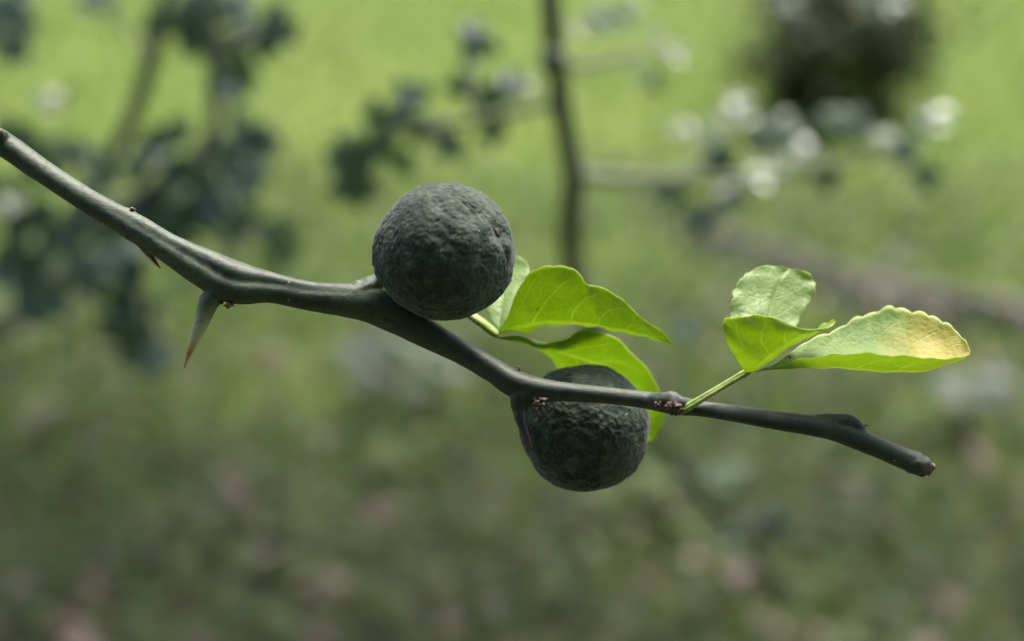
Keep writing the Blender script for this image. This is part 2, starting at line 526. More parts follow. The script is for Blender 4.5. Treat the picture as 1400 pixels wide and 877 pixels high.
bud(313, 417, -2, 5.5, M_PINK, 6, 3, stretch=(1.3, 0.2))
bud(302, 415, -2, 4, M_BUD, 4, 4)
bud(2, 183, -4, 5.5, M_BUD, 5, 5)
bud(180, 286, -1, 4, M_PINK, 3, 6)
bud(737, 553, -5.2, 8, M_BUD, 8, 8, stretch=(1.5, 1.0))
bud(899, 552, -12.0, 5, M_PINK, 4, 9)
bud(920, 556, -12.8, 10, M_BUD, 10, 10, stretch=(0.9, -0.4))
bud(929, 562, -12.4, 6.5, M_BUD, 6, 12)
bud(1270, 641, -12.5, 7.5, M_PINK, 7, 14, stretch=(0.8, -0.5))
bud(1262, 648, -12.5, 6, M_BUD, 5, 15)
bud(1260, 627, -12, 6, M_BUD, 5, 16)
bud(709, 505, -0.5, 3.2, M_PINK, 4, 17, stretch=(1.8, -0.8))


def fruit(cx, cy, dz, rx, ry, axis, seed, neck, navel=True):
    """cx, cy, radii in photo pixels; axis: direction of the blossom end (right, up, towards camera)"""
    c = P(cx, cy, dz)
    k = K * (D0 + dz / 1000)
    A = (RGT * axis[0] + UPV * axis[1] - FWD * axis[2]).normalized()
    E1 = A.cross(UPV).normalized()
    E2 = A.cross(E1).normalized()
    nl, na = 170, 260
    V, F = [], []
    R = (rx + ry) / 2 * k
    sd = Vector((seed * 3.1, seed * 1.7, seed * 2.3))
    for i in range(nl + 1):
        ph = math.pi * i / nl                   # 0 at the blossom end
        sp, cp = math.sin(ph), math.cos(ph)
        for j in range(na):
            th = 2 * math.pi * j / na
            d = E1 * (sp * math.cos(th)) + E2 * (sp * math.sin(th)) + A * cp
            q = d * 1.0 + sd
            r = 1.0
            r += 0.036 * mnoise.noise(q * 1.6) + 0.022 * mnoise.noise(q * 3.6)
            w = q + Vector((mnoise.noise(q * 4), mnoise.noise(q * 4 + Vector((9, 1, 4))), mnoise.noise(q * 4 + Vector((2, 7, 3))))) * 0.10
            amp = 0.45 + 1.1 * max(0.0, mnoise.noise(q * 1.9 + Vector((4, 4, 4))) + 0.35)
            r += amp * (0.0150 * mnoise.noise(w * 6.5) + 0.0300 * (0.32 - abs(mnoise.noise(w * 9.5))) + 0.0105 * (0.32 - abs(mnoise.noise(w * 18.0))) + 0.0022 * mnoise.noise(q * 40))
            # creases ringing the stalk end and the blossom end
            e = math.pi - ph
            ringw = max(0.0, 0.35 + 1.3 * mnoise.noise(q * 2.2))
            r += 0.007 * ringw * math.exp(-(e / 0.85) ** 2) * math.cos(e * 10 + 3.0 * mnoise.noise(q * 1.9))
            r += 0.010 * ringw * math.exp(-((ph - 0.45) / 0.35) ** 2) * math.cos(ph * 11 + 3.0 * mnoise.noise(q * 2.1))
            r += neck * math.exp(-(e / 0.34) ** 2)
            if navel:
                r -= 0.050 * math.exp(-(ph / 0.13) ** 2)
                r += 0.018 * math.exp(-((ph - 0.27) / 0.13) ** 2) * (1 + 0.9 * math.cos(5 * th + 1.0))
            v = d * r * R
            # squash to the photographed outline
            v = v + RGT * (v.dot(RGT) * (rx * k / R - 1)) + UPV * (v.dot(UPV) * (ry * k / R - 1))
            V.append(c + v)
    for i in range(nl):
        for j in range(na):
            kk = (j + 1) % na
            F.append((i * na + j, i * na + kk, (i + 1) * na + kk, (i + 1) * na + j))
    o = put(mesh_obj('fruit', V, F, M_RIND))
    # short pale down all over the rind
    Va = np.array([tuple(v) for v in V])
    ph = np.arccos(rng.uniform(-1, 1, 11000))
    idx = (np.clip((ph / math.pi * nl).round().astype(int), 2, nl - 2) * na + rng.integers(0, na, 11000))
    pb = Va[idx]
    nm = pb - np.array(tuple(c))
    nm /= np.linalg.norm(nm, axis=1)[:, None]
    tl = nm + rng.normal(size=nm.shape) * 0.45
    tl /= np.linalg.norm(tl, axis=1)[:, None]
    sd_ = np.cross(tl, rng.normal(size=nm.shape))
    sd_ /= np.linalg.norm(sd_, axis=1)[:, None] + 1e-9
    hl = rng.uniform(0.0003, 0.00065, 11000)[:, None]
    HV = np.stack([pb - nm * 0.00005 - sd_ * 0.00003, pb - nm * 0.00005 + sd_ * 0.00003, pb + tl * hl], 1).reshape(-1, 3)
    fz = sub(mesh_obj('fuzz', HV, np.arange(len(HV)).reshape(-1, 3).tolist(), M_FUZZ, smooth=False), o)
    fz['kind'] = 'stuff'
    if navel:
        # the dry style scar in its dimple
        sv, sf = [], []
        pc = c + A * R * 0.962
        for i in range(9):
            for j in range(14):
                ph, th = math.pi * i / 8, 2 * math.pi * j / 14
                d = E1 * math.sin(ph) * math.cos(th) + E2 * math.sin(ph) * math.sin(th) * 1.5 + A * math.cos(ph) * 0.9
                sv.append(pc + d * R * 0.055 * (1 + 0.6 * mnoise.noise(d * 3.0)))
        for i in range(8):
            for j in range(14):
                sf.append((i * 14 + j, i * 14 + (j + 1) % 14, (i + 1) * 14 + (j + 1) % 14, (i + 1) * 14 + j))
        sub(mesh_obj('stylar_scar', sv, sf, M_SCAR), o)
    return o


f1 = fruit(607.5, 344, -5, 97, 93, (0.77, 0.24, 0.57), 1, 0.03)
f1['label'] = 'upper fruit sitting on top of the branch, brown dimple at its end'
f2 = fruit(799.5, 585, 20, 87.5, 87, (0.70, -0.55, -0.45), 2, 0.04, navel=False)
f2['label'] = 'lower fruit hanging behind the branch'
# stalks of the fruit
for pts, fo in (([(500, 396, 11, 3), (514, 386, 9, 9), (530, 374, 8, 13), (548, 366, 8, 14)], f1), ([(716, 535, 13, 4), (722, 545, 11, 12), (736, 553, 9, 20), (752, 560, 8, 26)], f2)):
    v, f, uv = tube([P(x, y, z) for x, y, r, z in pts], [r * PXM for x, y, r, z in pts], 20, 16, shape=lambda s, th, p: 1 + mnoise.noise(Vector(p) * 350) * 0.1)
    sub(mesh_obj('fruit_stalk', v, f, M_BARK, None, uv), fo)


def leaflet(st, mat, parent, nu=72, nv=17, teeth=13, depth=0.05, bulge=(0.0, 0.0), wav=0.0006, thick=0.00028, seed=0):
    """st: stations along the midrib; each ((x,y,dz) lower/near margin, (x,y,dz) midrib, (x,y,dz) upper/far margin)"""
    A_ = catmull([tuple(P(*s[0])) for s in st], nu)
    B_ = catmull([tuple(P(*s[1])) for s in st], nu)
    C_ = catmull([tuple(P(*s[2])) for s in st], nu)
    V, UVs, F = [], [], []
    for i in range(nu):
        u = i / (nu - 1)
        tg = (B_[min(i + 1, nu - 1)] - B_[max(i - 1, 0)])
        tg /= np.linalg.norm(tg) + 1e-12
        scal = depth * (1 - abs(math.sin(math.pi * u * teeth)) ** 0.6) * min(1.0, u * 5)
        for j in range(2 * nv + 1):
            w = (j - nv) / nv
            tgt, bl = (C_[i], bulge[1]) if w > 0 else (A_[i], bulge[0])
            a = abs(w) ** 0.9
            side = tgt - B_[i]
            L = np.linalg.norm(side)
            nn = np.cross(tg, side / (L + 1e-9))
            nn = nn / (np.linalg.norm(nn) + 1e-9) * (1 if w > 0 else -1)
            aa = a * (1 - scal * (a ** 6))
            p = B_[i] + side * aa + nn * (bl * L * 4 * a * (1 - a))
            # quilting between the side veins and a wavy margin
            q = mnoise.noise(Vector(p) * 150 + Vector((seed, 0, 0))) * wav * min(1, L / 0.006) + math.sin(u * teeth * 3.0 + seed) * wav * 0.5 * a ** 3 * min(1, L / 0.008)
            V.append(p + nn * q * (1 if w > 0 else -1))
            UVs.append((u, (w + 1) / 2))
    W = 2 * nv + 1
    for i in range(nu - 1):
        for j in range(W - 1):
            F.append((i * W + j, (i + 1) * W + j, (i + 1) * W + j + 1, i * W + j + 1))
    o = mesh_obj('leaflet', V, F, mat, None, UVs)
    o.parent = parent
    md = o.modifiers.new('thickness', 'SOLIDIFY')
    md.thickness = thick
    md.offset = 0
    return o


def z3(ox, oy, sc):
    return lambda x, y, z: (ox + x / sc, oy + y / sc, z)


def stalk(pts, wing=0.0, n=40):
    def sh(s, th, p):
        f = 1 + mnoise.noise(Vector(p) * 500) * 0.06
        f += wing * abs(math.sin(th)) ** 3
        dth = (th - 0.35 + math.pi) % (2 * math.pi) - math.pi
        return f - 0.28 * math.exp(-(dth / 0.3) ** 2)
    v, f, uv = tube([P(x, y, z) for x, y, r, z in pts], [r * PXM for x, y, r, z in pts], n, 24, shape=sh)
    return put(mesh_obj('leaf_stalk', v, f, M_STALK, None, uv))


# leaf on the right
sB = stalk([(929, 561, 5.5, -10.5), (940, 557, 4.6, -11.5), (965, 542, 4.0, -11), (995, 524, 3.7, -9), (1016, 512, 4.2, -8), (1024, 508, 3.6, -8)], 0.25)
sB['label'] = 'leaf near the branch tip, one leaflet turning yellow'
g = z3(960, 340, 3.3725)
leaflet([(g(215, 572, -8), g(215, 572, -8), g(215, 572, -8)),
         (g(330, 548, -10), g(335, 556, -8), g(350, 528, -5)),
         (g(460, 508, -15), g(470, 551, -9), g(455, 440, 3)),
         (g(600, 488, -19), g(610, 549, -10), g(610, 372, 9)),
         (g(740, 484, -21), g(745, 558, -10), g(745, 303, 12)),
         (g(880, 488, -21), g(875, 571, -10), g(885, 264, 12)),
         (g(1000, 500, -19), g(1000, 563, -10), g(1020, 295, 8)),
         (g(1110, 510, -15), g(1110, 540, -9), g(1135, 345, 4)),
         (g(1190, 503, -11), g(1190, 515, -8), g(1205, 415, -2)),
         (g(1228, 490, -7), g(1232, 490, -7), g(1236, 470, -6))], M_LEAF_YELLOW, sB, nu=110, teeth=16, depth=0.06, bulge=(0.05, -0.13), seed=1)
leaflet([(g(205, 580, -8), g(205, 580, -8), g(205, 580, -8)),
         (g(250, 562, -8), g(245, 552, -9), g(160, 510, -12)),
         (g(300, 528, -6), g(285, 520, -10), g(112, 425, -17)),
         (g(370, 478, -3), g(335, 480, -11), g(98, 330, -19)),
         (g(440, 425, 0), g(395, 440, -11), g(210, 308, -19)),
         (g(505, 392, 2), g(455, 404, -11), g(330, 316, -17)),
         (g(560, 352, 2), g(520, 382, -9), g(432, 366, -13)),
         (g(600, 332, 1), g(580, 362, -6), g(545, 378, -8)),
         (g(614, 334, -3), g(613, 342, -4), g(606, 352, -5))], M_LEAF_BACKLIT, sB, nu=90, teeth=14, depth=0.035, bulge=(0.05, 0.08), seed=2)
leaflet([(g(215, 570, -7), g(215, 570, -7), g(215, 570, -7)),
         (g(330, 500, 0), g(250, 490, -2), g(175, 480, -3)),
         (g(400, 400, 7), g(285, 400, 4), g(142, 380, 3)),
         (g(440, 352, 12), g(310, 310, 9), g(130, 275, 7)),
         (g(478, 275, 17), g(330, 225, 14), g(142, 190, 11)),
         (g(520, 200, 20), g(355, 155, 18), g(205, 112, 15)),
         (g(512, 132, 22), g(385, 115, 21), g(290, 82, 19)),
         (g(440, 94, 22), g(400, 94, 22), g(360, 80, 21))], M_LEAF_PALE, sB, nu=90, teeth=12, depth=0.06, bulge=(-0.07, 0.04), wav=0.0009, seed=3)

# leaf on the left, behind the upper fruit
sA = stalk([(572, 446, 4, 10), (588, 424, 4.5, 19), (612, 415, 5, 22), (634, 425, 5, 20), (655, 439, 5.5, 18), (672, 452, 5.5, 18), (681, 458, 4.5, 18)], 0.55)
sA['label'] = 'leaf between the two fruit, its lowest leaflet drooping'
g = z3(630, 340, 3.133)
leaflet([(g(158, 362, 18), g(158, 362, 18), g(158, 362, 18)),
         (g(215, 356, 20), g(210, 341, 17), g(200, 290, 14)),
         (g(285, 352, 23), g(285, 327, 16), g(232, 205, 10)),
         (g(370, 330, 27), g(370, 319, 15), g(290, 108, 6)),
         (g(440, 325, 28), g(440, 320, 14), g(372, 74, 4)),
         (g(505, 328, 28), g(505, 324, 13), g(450, 76, 4)),
         (g(565, 334, 28), g(565, 329, 13), g(506, 106, 4)),
         (g(615, 343, 27), g(615, 338, 12), g(546, 154, 5)),
         (g(665, 352, 26), g(665, 347, 12), g(612, 170, 6)),
         (g(720, 362, 24), g(720, 357, 12), g(684, 211, 8)),
         (g(775, 375, 21), g(775, 369, 12), g(744, 268, 9)),
         (g(825, 388, 18), g(825, 382, 12), g(803, 318, 10)),
         (g(870, 401, 15), g(870, 397, 12), g(864, 355, 11)),
         (g(908, 414, 12), g(910, 412, 12), g(912, 410, 12))], M_LEAF, sA, nu=100, teeth=15, depth=0.022, bulge=(-0.05, 0.05), seed=4)
leaflet([(g(155, 382, 18), g(155, 382, 18), g(155, 382, 18)),
         (g(240, 402, 22), g(235, 391, 20), g(245, 374, 20)),
         (g(315, 424, 27), g(320, 412, 24), g(350, 404, 27)),
         (g(385, 472, 37), g(410, 440, 29), g(430, 392, 23)),
         (g(450, 570, 48), g(520, 470, 36), g(525, 352, 24)),
         (g(540, 660, 56), g(630, 510, 43), g(635, 372, 27)),
         (g(640, 740, 60), g(715, 570, 47), g(735, 450, 30)),
         (g(720, 800, 60), g(785, 650, 48), g(820, 545, 34)),
         (g(775, 822, 56), g(825, 730, 47), g(872, 670, 38)),
         (g(822, 822, 50), g(838, 815, 46), g(866, 765, 42))], M_LEAF, sA, nu=100, teeth=14, depth=0.025, bulge=(0.05, 0.06), seed=5)
leaflet([(g(165, 350, 18), g(165, 350, 18), g(165, 350, 18)),
         (g(205, 300, 19), g(172, 292, 21), g(122, 290, 21)),
         (g(242, 230, 23), g(180, 225, 25), g(100, 205, 25)),
         (g(285, 140, 29), g(198, 140, 31), g(110, 110, 31)),
         (g(290, 75, 33), g(215, 75, 35), g(150, 50, 35)),
         (g(245, 30, 36), g(230, 28, 37), g(210, 25, 37))], M_LEAF_PALE, sA, nu=70, teeth=9, depth=0.03, bulge=(0.06, 0.06), seed=6)

# ------------------------------------------------------------------ the ground
def mat_ground():
    t = NT('lawn_soil')
    o = t.pos()
    a = t.noise(o, 1.3, 4, 0.6)
    b = t.noise(o, 6.0, 5, 0.65)
    c = t.noise(o, 38.0, 4, 0.6)
    col = t.mix(t.smooth(a, 0.38, 0.62), (0.100, 0.165, 0.026), (0.150, 0.205, 0.042))
    col = t.mix(t.smooth(b, 0.55, 0.75), col, (0.120, 0.095, 0.050))
    y = t.n('SeparateXYZ', inp={0: o})
    near = t.math('SUBTRACT', 1.0, t.smooth(t.math('ADD', y.outputs[1], t.math('MULTIPLY', t.math('SUBTRACT', a, 0.5), 2.2)), 2.2, 3.3))
    soil = t.mix(t.smooth(b, 0.35, 0.65), (0.030, 0.027, 0.020), (0.075, 0.056, 0.044))  # brown soil, toned darker so the colour also holds the near shade
    col = t.mix(t.math('MULTIPLY', near, 0.8), col, soil)
    col = t.mix(t.math('MULTIPLY', c, 0.35), col, (0.05, 0.06, 0.02))
    p = t.n('BsdfPrincipled', inp={'Base Color': col, 'Roughness': 0.9, 'Specular IOR Level': 0.2, 'Normal': t.bump(t.math('ADD', b, c), 0.6, 0.03)})
    return t.finish(p.outputs[0])


def hgt(x, y):
    return 0.035 * mnoise.noise(Vector((x * 0.45, y * 0.45, 3.3)))


gx = np.concatenate([np.linspace(-120, -8, 12), np.linspace(-7, 7, 71), np.linspace(8, 120, 12)])
gy = np.concatenate([np.linspace(-60, -4, 8), np.linspace(-3.5, 14, 88), np.linspace(15, 260, 22)])
GV = [(x, y, hgt(x, y)) for y in gy for x in gx]
nx = len(gx)
GF = [(j * nx + i, j * nx + i + 1, (j + 1) * nx + i + 1, (j + 1) * nx + i) for j in range(len(gy) - 1) for i in range(nx - 1)]
ground = mesh_obj('ground', GV, GF, mat_ground())
ground['kind'] = 'structure'


def blades(name, pts, length, width, lean, mat, mode='blade', patch=0.0, freq=1.0):
    """pts: n x 2; one mesh of grass blades or of small broad leaves"""
    n = len(pts)
    az = rng.uniform(0, 2 * math.pi, n)
    L = length * rng.uniform(0.55, 1.35, n)
    Wd = width * rng.uniform(0.7, 1.3, n)
    ln = lean * rng.uniform(0.4, 1.6, n)
    base = np.array([(x, y, hgt(x, y)) for x, y in pts])
    if mode == 'leaf':
        base[:, 2] += rng.uniform(0.01, 0.07, n)
    dx = np.stack([np.cos(az), np.sin(az), np.zeros(n)], 1)
    sx = np.stack([-np.sin(az), np.cos(az), np.zeros(n)], 1)
    up = np.array([0, 0, 1.0])
    m1 = base + dx * (L * np.sin(ln) * 0.35)[:, None] + up * (L * np.cos(ln) * 0.55)[:, None]
    tip = base + dx * (L * np.sin(ln))[:, None] + up * (L * np.cos(ln) * 0.92)[:, None]
    if mode == 'blade':
        V = np.stack([base - sx * (Wd * .5)[:, None], base + sx * (Wd * .5)[:, None], m1 + sx * (Wd * .45)[:, None], m1 - sx * (Wd * .45)[:, None], tip], 1)
        F = np.array([[0, 1, 2, 3]]), np.array([[3, 2, 4]])
        k = 5
    else:
        q1 = base + (tip - base) * 0.3
        q2 = base + (tip - base) * 0.72 + up * (0.10 * L)[:, None]
        V = np.stack([base, q1 - sx * (Wd * .5)[:, None], q2 - sx * (Wd * .42)[:, None], tip, q2 + sx * (Wd * .42)[:, None], q1 + sx * (Wd * .5)[:, None]], 1)
        F = np.array([[0, 5, 2, 1]]), np.array([[5, 4, 3, 2]])
        k = 6
    off = np.arange(n)[:, None] * k
    faces = []
    for f in F:
        faces += (off + f).tolist()
    nz = np.array([mnoise.noise(Vector((x * freq, y * freq, 5.5))) for x, y in pts])
    rnd = np.repeat(np.clip(rng.uniform(0, 1, n) * (1 - 0.5 * patch) + patch * (0.25 + 1.3 * nz), 0, 1), k)
    return mesh_obj(name, V.reshape(-1, 3), faces, mat, attrs={'rnd': rnd}, smooth=False)


def scatter(n, y0, y1, spread=0.62, x0=0.0, pow_=1.0):
    y = y0 + (y1 - y0) * rng.uniform(0, 1, n) ** pow_
    x = x0 + rng.uniform(-1, 1, n) * (1.5 + y * spread * 0.75)
    return np.stack([x, y], 1)


M_GRASS = mat_foliage('lawn_grass', [(0.0, (0.070, 0.130, 0.020)), (0.35, (0.120, 0.210, 0.030)), (0.75, (0.180, 0.252, 0.046)), (0.95, (0.20, 0.22, 0.065)), (1.0, (0.24, 0.21, 0.10))])
M_WEED = mat_foliage('weed_leaves', [(0.0, (0.016, 0.030, 0.010)), (0.4, (0.040, 0.070, 0.018)), (0.75, (0.085, 0.125, 0.030)), (1.0, (0.15, 0.19, 0.06))], rough=0.62)  # weed greens, deepened to carry part of the ground's shade
M_LITTER = mat_foliage('dead_leaves', [(0.0, (0.050, 0.034, 0.026)), (0.55, (0.120, 0.070, 0.052)), (0.9, (0.19, 0.125, 0.098)), (1.0, (0.28, 0.22, 0.18))], tw=0.12, rough=0.55, tint=(0.4, 0.25, 0.12))
pts = scatter(120000, 1.2, 14, pow_=0.9)
gd = np.array([mnoise.noise(Vector((x * 1.1, y * 1.1, 8.8))) for x, y in pts])
keep = (pts[:, 1] + gd * 1.6 > 2.45 + rng.uniform(-0.7, 0.7, len(pts)))
o = blades('grass', pts[keep], 0.075, 0.006, 0.5, M_GRASS, patch=0.5, freq=0.9)
o['kind'] = 'stuff'
o['label'] = 'sunlit short lawn grass on the open ground'
pts = scatter(26000, 0.7, 4.4, pow_=1.1)
o = blades('weeds', pts, 0.036, 0.022, 1.15, M_WEED, 'leaf', patch=0.8, freq=1.7)  # patchy tone paints dappled light into the weed colours
o['kind'] = 'stuff'
o['label'] = 'low broad-leaved weeds covering the near ground'
pts = scatter(1300, 0.7, 3.4, pow_=1.0)
o = blades('leaf_litter', pts, 0.055, 0.036, 1.45, M_LITTER, 'leaf')
o['kind'] = 'stuff'
o['label'] = 'pinkish brown fallen leaves scattered among the weeds'

# ------------------------------------------------------------------ background plants
def small_leaf_mesh(name, nleaf=3):
    """a three-part citrus leaf, base at the origin, pointing along +Y, facing +Z, 1 long"""
    V, F, R = [], [], []
    for k, ang in enumerate((0.0, 0.95, -0.95)[:nleaf]):
        L = 0.66 if k == 0 else 0.52
        w = 0.40 if k == 0 else 0.32
        ca, sa = math.cos(ang), math.sin(ang)
        b = len(V)
        prof = [(0, 0), (0.18, 0.55), (0.42, 0.95), (0.66, 1.0), (0.88, 0.62), (1.0, 0.0)]
        for t, ww in prof:
            for s in (-1, 0, 1):
                x, y = s * ww * w * 0.5, t * L
                z = (0.16 if s else 0.0) * ww * w - 0.20 * t * t * L
                V.append((x * ca - y * sa, x * sa + y * ca + 0.34, z))
        for i in range(len(prof) - 1):
            for s in range(2):
                F.append((b + i * 3 + s, b + i * 3 + s + 1, b + (i + 1) * 3 + s + 1, b + (i + 1) * 3 + s))
    b = len(V)
    V += [(-0.012, 0, 0), (0.012, 0, 0), (0.012, 0.36, 0), (-0.012, 0.36, 0)]
    F.append((b, b + 1, b + 2, b + 3))
    me = bpy.data.meshes.new(name)
    me.from_pydata(V, [], F)
    me.polygons.foreach_set('use_smooth', np.ones(len(me.polygons), dtype=bool))
    return me


def mat_bgleaf(name, c1, c2, tr, rough, tw):
    t = NT(name)
    r = t.n('ObjectInfo').outputs['Random']
    c = t.mix(r, c1, c2)
    p = t.n('BsdfPrincipled', inp={'Base Color': c, 'Roughness': rough, 'Specular IOR Level': 0.6})
    tl = t.n('BsdfTranslucent', inp={'Color': tr + (1,)})
    return t.finish(t.n('MixShader', inp={0: tw, 1: p.outputs[0], 2: tl.outputs[0]}).outputs[0])


M_BGD = mat_bgleaf('shade_toned_leaf', (0.020, 0.048, 0.038), (0.042, 0.088, 0.062), (0.07, 0.15, 0.05), 0.45, 0.18)  # citrus leaf darkened and blued: shade painted into the colour
M_BGP = mat_bgleaf('glossy_leaf', (0.040, 0.080, 0.045), (0.070, 0.120, 0.060), (0.10, 0.18, 0.03), 0.30, 0.18)  # glossier copy of that leaf, sky brightness partly put into a lighter colour
LEAF_D = small_leaf_mesh('leaf')
LEAF_D.materials.append(M_BGD)
LEAF_P = small_leaf_mesh('leaf')
LEAF_P.materials.append(M_BGP)
M_TWIG = mat_simple('grey_green_twig', [(0.3, (0.10, 0.125, 0.075)), (0.6, (0.16, 0.19, 0.12)), (0.8, (0.20, 0.20, 0.15))], 60, 0.65, 0.5, 0.002)


def grow(rootobj, name, path, radii, n=40, seg=10, mat=None, parent=None):
    v, f, uv = tube(path, radii, n, seg, ref=(0.2, -1, 0.3))
    o = mesh_obj(name, v, f, mat or M_TWIG, None, uv)
    if parent is not None:
        o.parent = parent
    else:
        adopt(o, rootobj)
    return o


def bgleaf(rootobj, px, py, d, size_px, ang, face, glossy=False):
    """leaf centred on a photo pixel at depth d; ang: direction in the picture (degrees, 0 right, 90 up); face 0 edge-on hanging .. 1 facing up"""
    L = size_px * random.uniform(0.95, 1.3) * K * d
    c = at(px, py, d)
    a = math.radians(ang)
    Y = (RGT * math.cos(a) + UPV * math.sin(a) + FWD * random.uniform(-0.5, 0.5)).normalized()
    Zt = Vector((random.uniform(-.4, .4), random.uniform(-.35, .1), 1.0)) if face else (-FWD + Vector((random.uniform(-.6, .6), 0, random.uniform(-.6, .1))))
    X = Y.cross(Zt).normalized()
    Z = X.cross(Y).normalized()
    R = Matrix((X, Y, Z)).transposed().to_4x4()
    o = bpy.data.objects.new('leaf', LEAF_P if glossy else LEAF_D)
    COL.objects.link(o)
    o.parent = rootobj
    o.matrix_local = Matrix.Translation(-rootobj.location) @ Matrix.Translation(c - Y * L * 0.5) @ R @ Matrix.Diagonal((L, L, L, 1))
    return o


# the upright young stem behind the fruits
M_SAP = mat_simple('sapling_bark', [(0.3, (0.045, 0.060, 0.038)), (0.6, (0.085, 0.105, 0.068)), (0.8, (0.11, 0.115, 0.085))], 60, 0.65, 0.5, 0.002)
gd_ = ground_depth(1078, 800)
base = at(1078, 800, gd_)
sap = empty('citrus_sapling', (base.x, base.y, 0), 'blurred upright citrus sapling with a thin straight stem behind the fruit', 'sapling')
Spx = [(1078, 800, gd_ + 0.02, .011), (1040, 765, gd_ - .10, .0105), (985, 700, gd_ - .28, .0105), (918, 622, gd_ - .50, .010), (850, 520, 1.62, .0095), (795, 410, 1.42, .009), (780, 330, 1.33, .0085), (783, 240, 1.27, .008), (768, 150, 1.22, .0075), (757, 60, 1.18, .007), (750, -40, 1.15, .0065), (742, -180, 1.12, .005), (735, -330, 1.1, .003)]
grow(sap, 'stem', [at(x, y, d) for x, y, d, r in Spx], [r for *_, r in Spx], 90, 14, mat=M_SAP)
grow(sap, 'knot', [at(752, 70, 1.17), at(757, 84, 1.175), at(760, 98, 1.18)], [.007, .0105, .007], 10, 12, mat=M_SAP)
for tw in ([(767, 140, 1.215, .004), (715, 150, 1.22, .0035), (650, 165, 1.23, .0032), (585, 175, 1.25, .0028), (530, 190, 1.27, .0022), (488, 225, 1.28, .0014)],
           [(650, 165, 1.23, .003), (645, 130, 1.23, .0022), (648, 80, 1.24, .0014)],
           [(783, 240, 1.27, .005), (850, 243, 1.30, .0042), (930, 244, 1.33, .0038), (1020, 243, 1.37, .0034), (1110, 232, 1.40, .003), (1200, 215, 1.43, .0024), (1270, 190, 1.45, .0014)],
           [(930, 244, 1.33, .003), (962, 210, 1.34, .0022), (1010, 170, 1.36, .0014)],
           [(760, 82, 1.18, .0035), (800, 90, 1.2, .0028), (850, 78, 1.22, .0022), (910, 68, 1.25, .0012)],
           [(985, 700, gd_ - .28, .004), (1020, 695, gd_ - .30, .003), (1050, 700, gd_ - .31, .0025)]):
    grow(sap, 'twig', [at(x, y, d) for x, y, d, r in tw], [r for *_, r in tw], 24, 8)
for spec in [(650, 72, 62, 120, 0), (628, 122, 48, 90, 0), (565, 138, 55, 130, 0), (590, 168, 60, 200, 1), (612, 190, 50, 250, 0), (700, 122, 58, 100, 0), (672, 150, 50, 150, 0), (530, 190, 60, 170, 0),
             (500, 205, 58, 140, 0), (489, 252, 62, 265, 0), (515, 160, 55, 100, 0), (548, 220, 52, 300, 0), (670, 182, 48, 280, 0), (470, 215, 60, 190, 0), (645, 45, 40, 100, 0)]:
    x, y, s, a, f = spec
    bgleaf(sap, x, y, 1.24 + 0.05 * random.random(), s * 1.05, a, f)
    bgleaf(sap, x + random.uniform(-26, 26), y + random.uniform(-20, 20), 1.24 + 0.05 * random.random(), s * 0.85, a + random.uniform(-70, 70), f)
for spec in [(830, 30, 62, 120), (865, 95, 60, -20), (910, 70, 52, 10), (852, 22, 48, 60), (1005, 158, 58, 70), (1048, 196, 62, 100), (1098, 202, 58, 80), (1160, 172, 56, 60), (1208, 188, 56, 10), (1272, 162, 58, 30), (940, 182, 55, 110),
             (972, 200, 60, 120), (922, 270, 58, 200), (996, 262, 58, 330), (1030, 240, 58, 10), (1208, 12, 50, 60), (1078, 8, 50, 100), (985, 230, 55, 60)]:
    x, y, s, a = spec
    bgleaf(sap, x, y, 1.36 + 0.06 * random.random(), s * 1.15, a, 1, True)
    bgleaf(sap, x + random.uniform(-34, 34), y + random.uniform(-26, 26), 1.36 + 0.06 * random.random(), s, a + random.uniform(-70, 70), 1, True)
for spec in [(957, 292, 62, 268), (1266, 238, 56, 265), (1130, 240, 50, 280)]:
    x, y, s, a = spec
    bgleaf(sap, x, y, 1.38, s, a, 0)
for spec in [(982, 650, 60, 20), (935, 455, 50, 80), (1000, 730, 50, 200)]:
    x, y, s, a = spec
    bgleaf(sap, x, y, 1.75, s * 1.1, a, 1, True)

# a small dark fruit low on the sapling
fc, fr = at(1056, 716, gd_ - .31), 21 * K * (gd_ - .31)
FV, FF = [], []
for i in range(25):
    for j in range(36):
        ph, th = math.pi * i / 24, 2 * math.pi * j / 36
        d = Vector((math.sin(ph) * math.cos(th), math.sin(ph) * math.sin(th), math.cos(ph)))
        FV.append(fc + d * fr * (1 + 0.04 * mnoise.noise(d * 4)))
for i in range(24):
    for j in range(36):
        FF.append((i * 36 + j, (i + 1) * 36 + j, (i + 1) * 36 + (j + 1) % 36, i * 36 + (j + 1) % 36))
adopt(mesh_obj('fruit', FV, FF, M_RIND), sap)

# leafy citrus stems on the left, rooted beside the main branch
rootL = Vector((-1.35, 1.05, 0))
left = empty('citrus_shrub', rootL, 'blurred shaded citrus shrub with dark hanging leaves behind the branch', 'shrub')
LST = [[(rootL + Vector((0, 0, -.03)), .02), (rootL + Vector((.1, .1, .5)), .014), (at(-60, 480, 1.60), .009), (at(60, 345, 1.56), .0075), (at(130, 250, 1.52), .0072), (at(175, 170, 1.50), .0075), (at(205, 90, 1.46), .0075), (at(222, 20, 1.42), .0065), (at(235, -80, 1.4), .005)],
       [(rootL + Vector((-.02, .02, -.03)), .02), (rootL + Vector((.18, .15, .45)), .013), (at(-20, 450, 1.55), .0085), (at(110, 325, 1.50), .007), (at(210, 255, 1.45), .0068), (at(285, 195, 1.42), .0068), (at(293, 110, 1.40), .0065), (at(290, 40, 1.38), .006), (at(296, -70, 1.36), .004)]]
for st in LST:
    grow(left, 'stem', [p for p, r in st], [r for p, r in st], 70, 12)
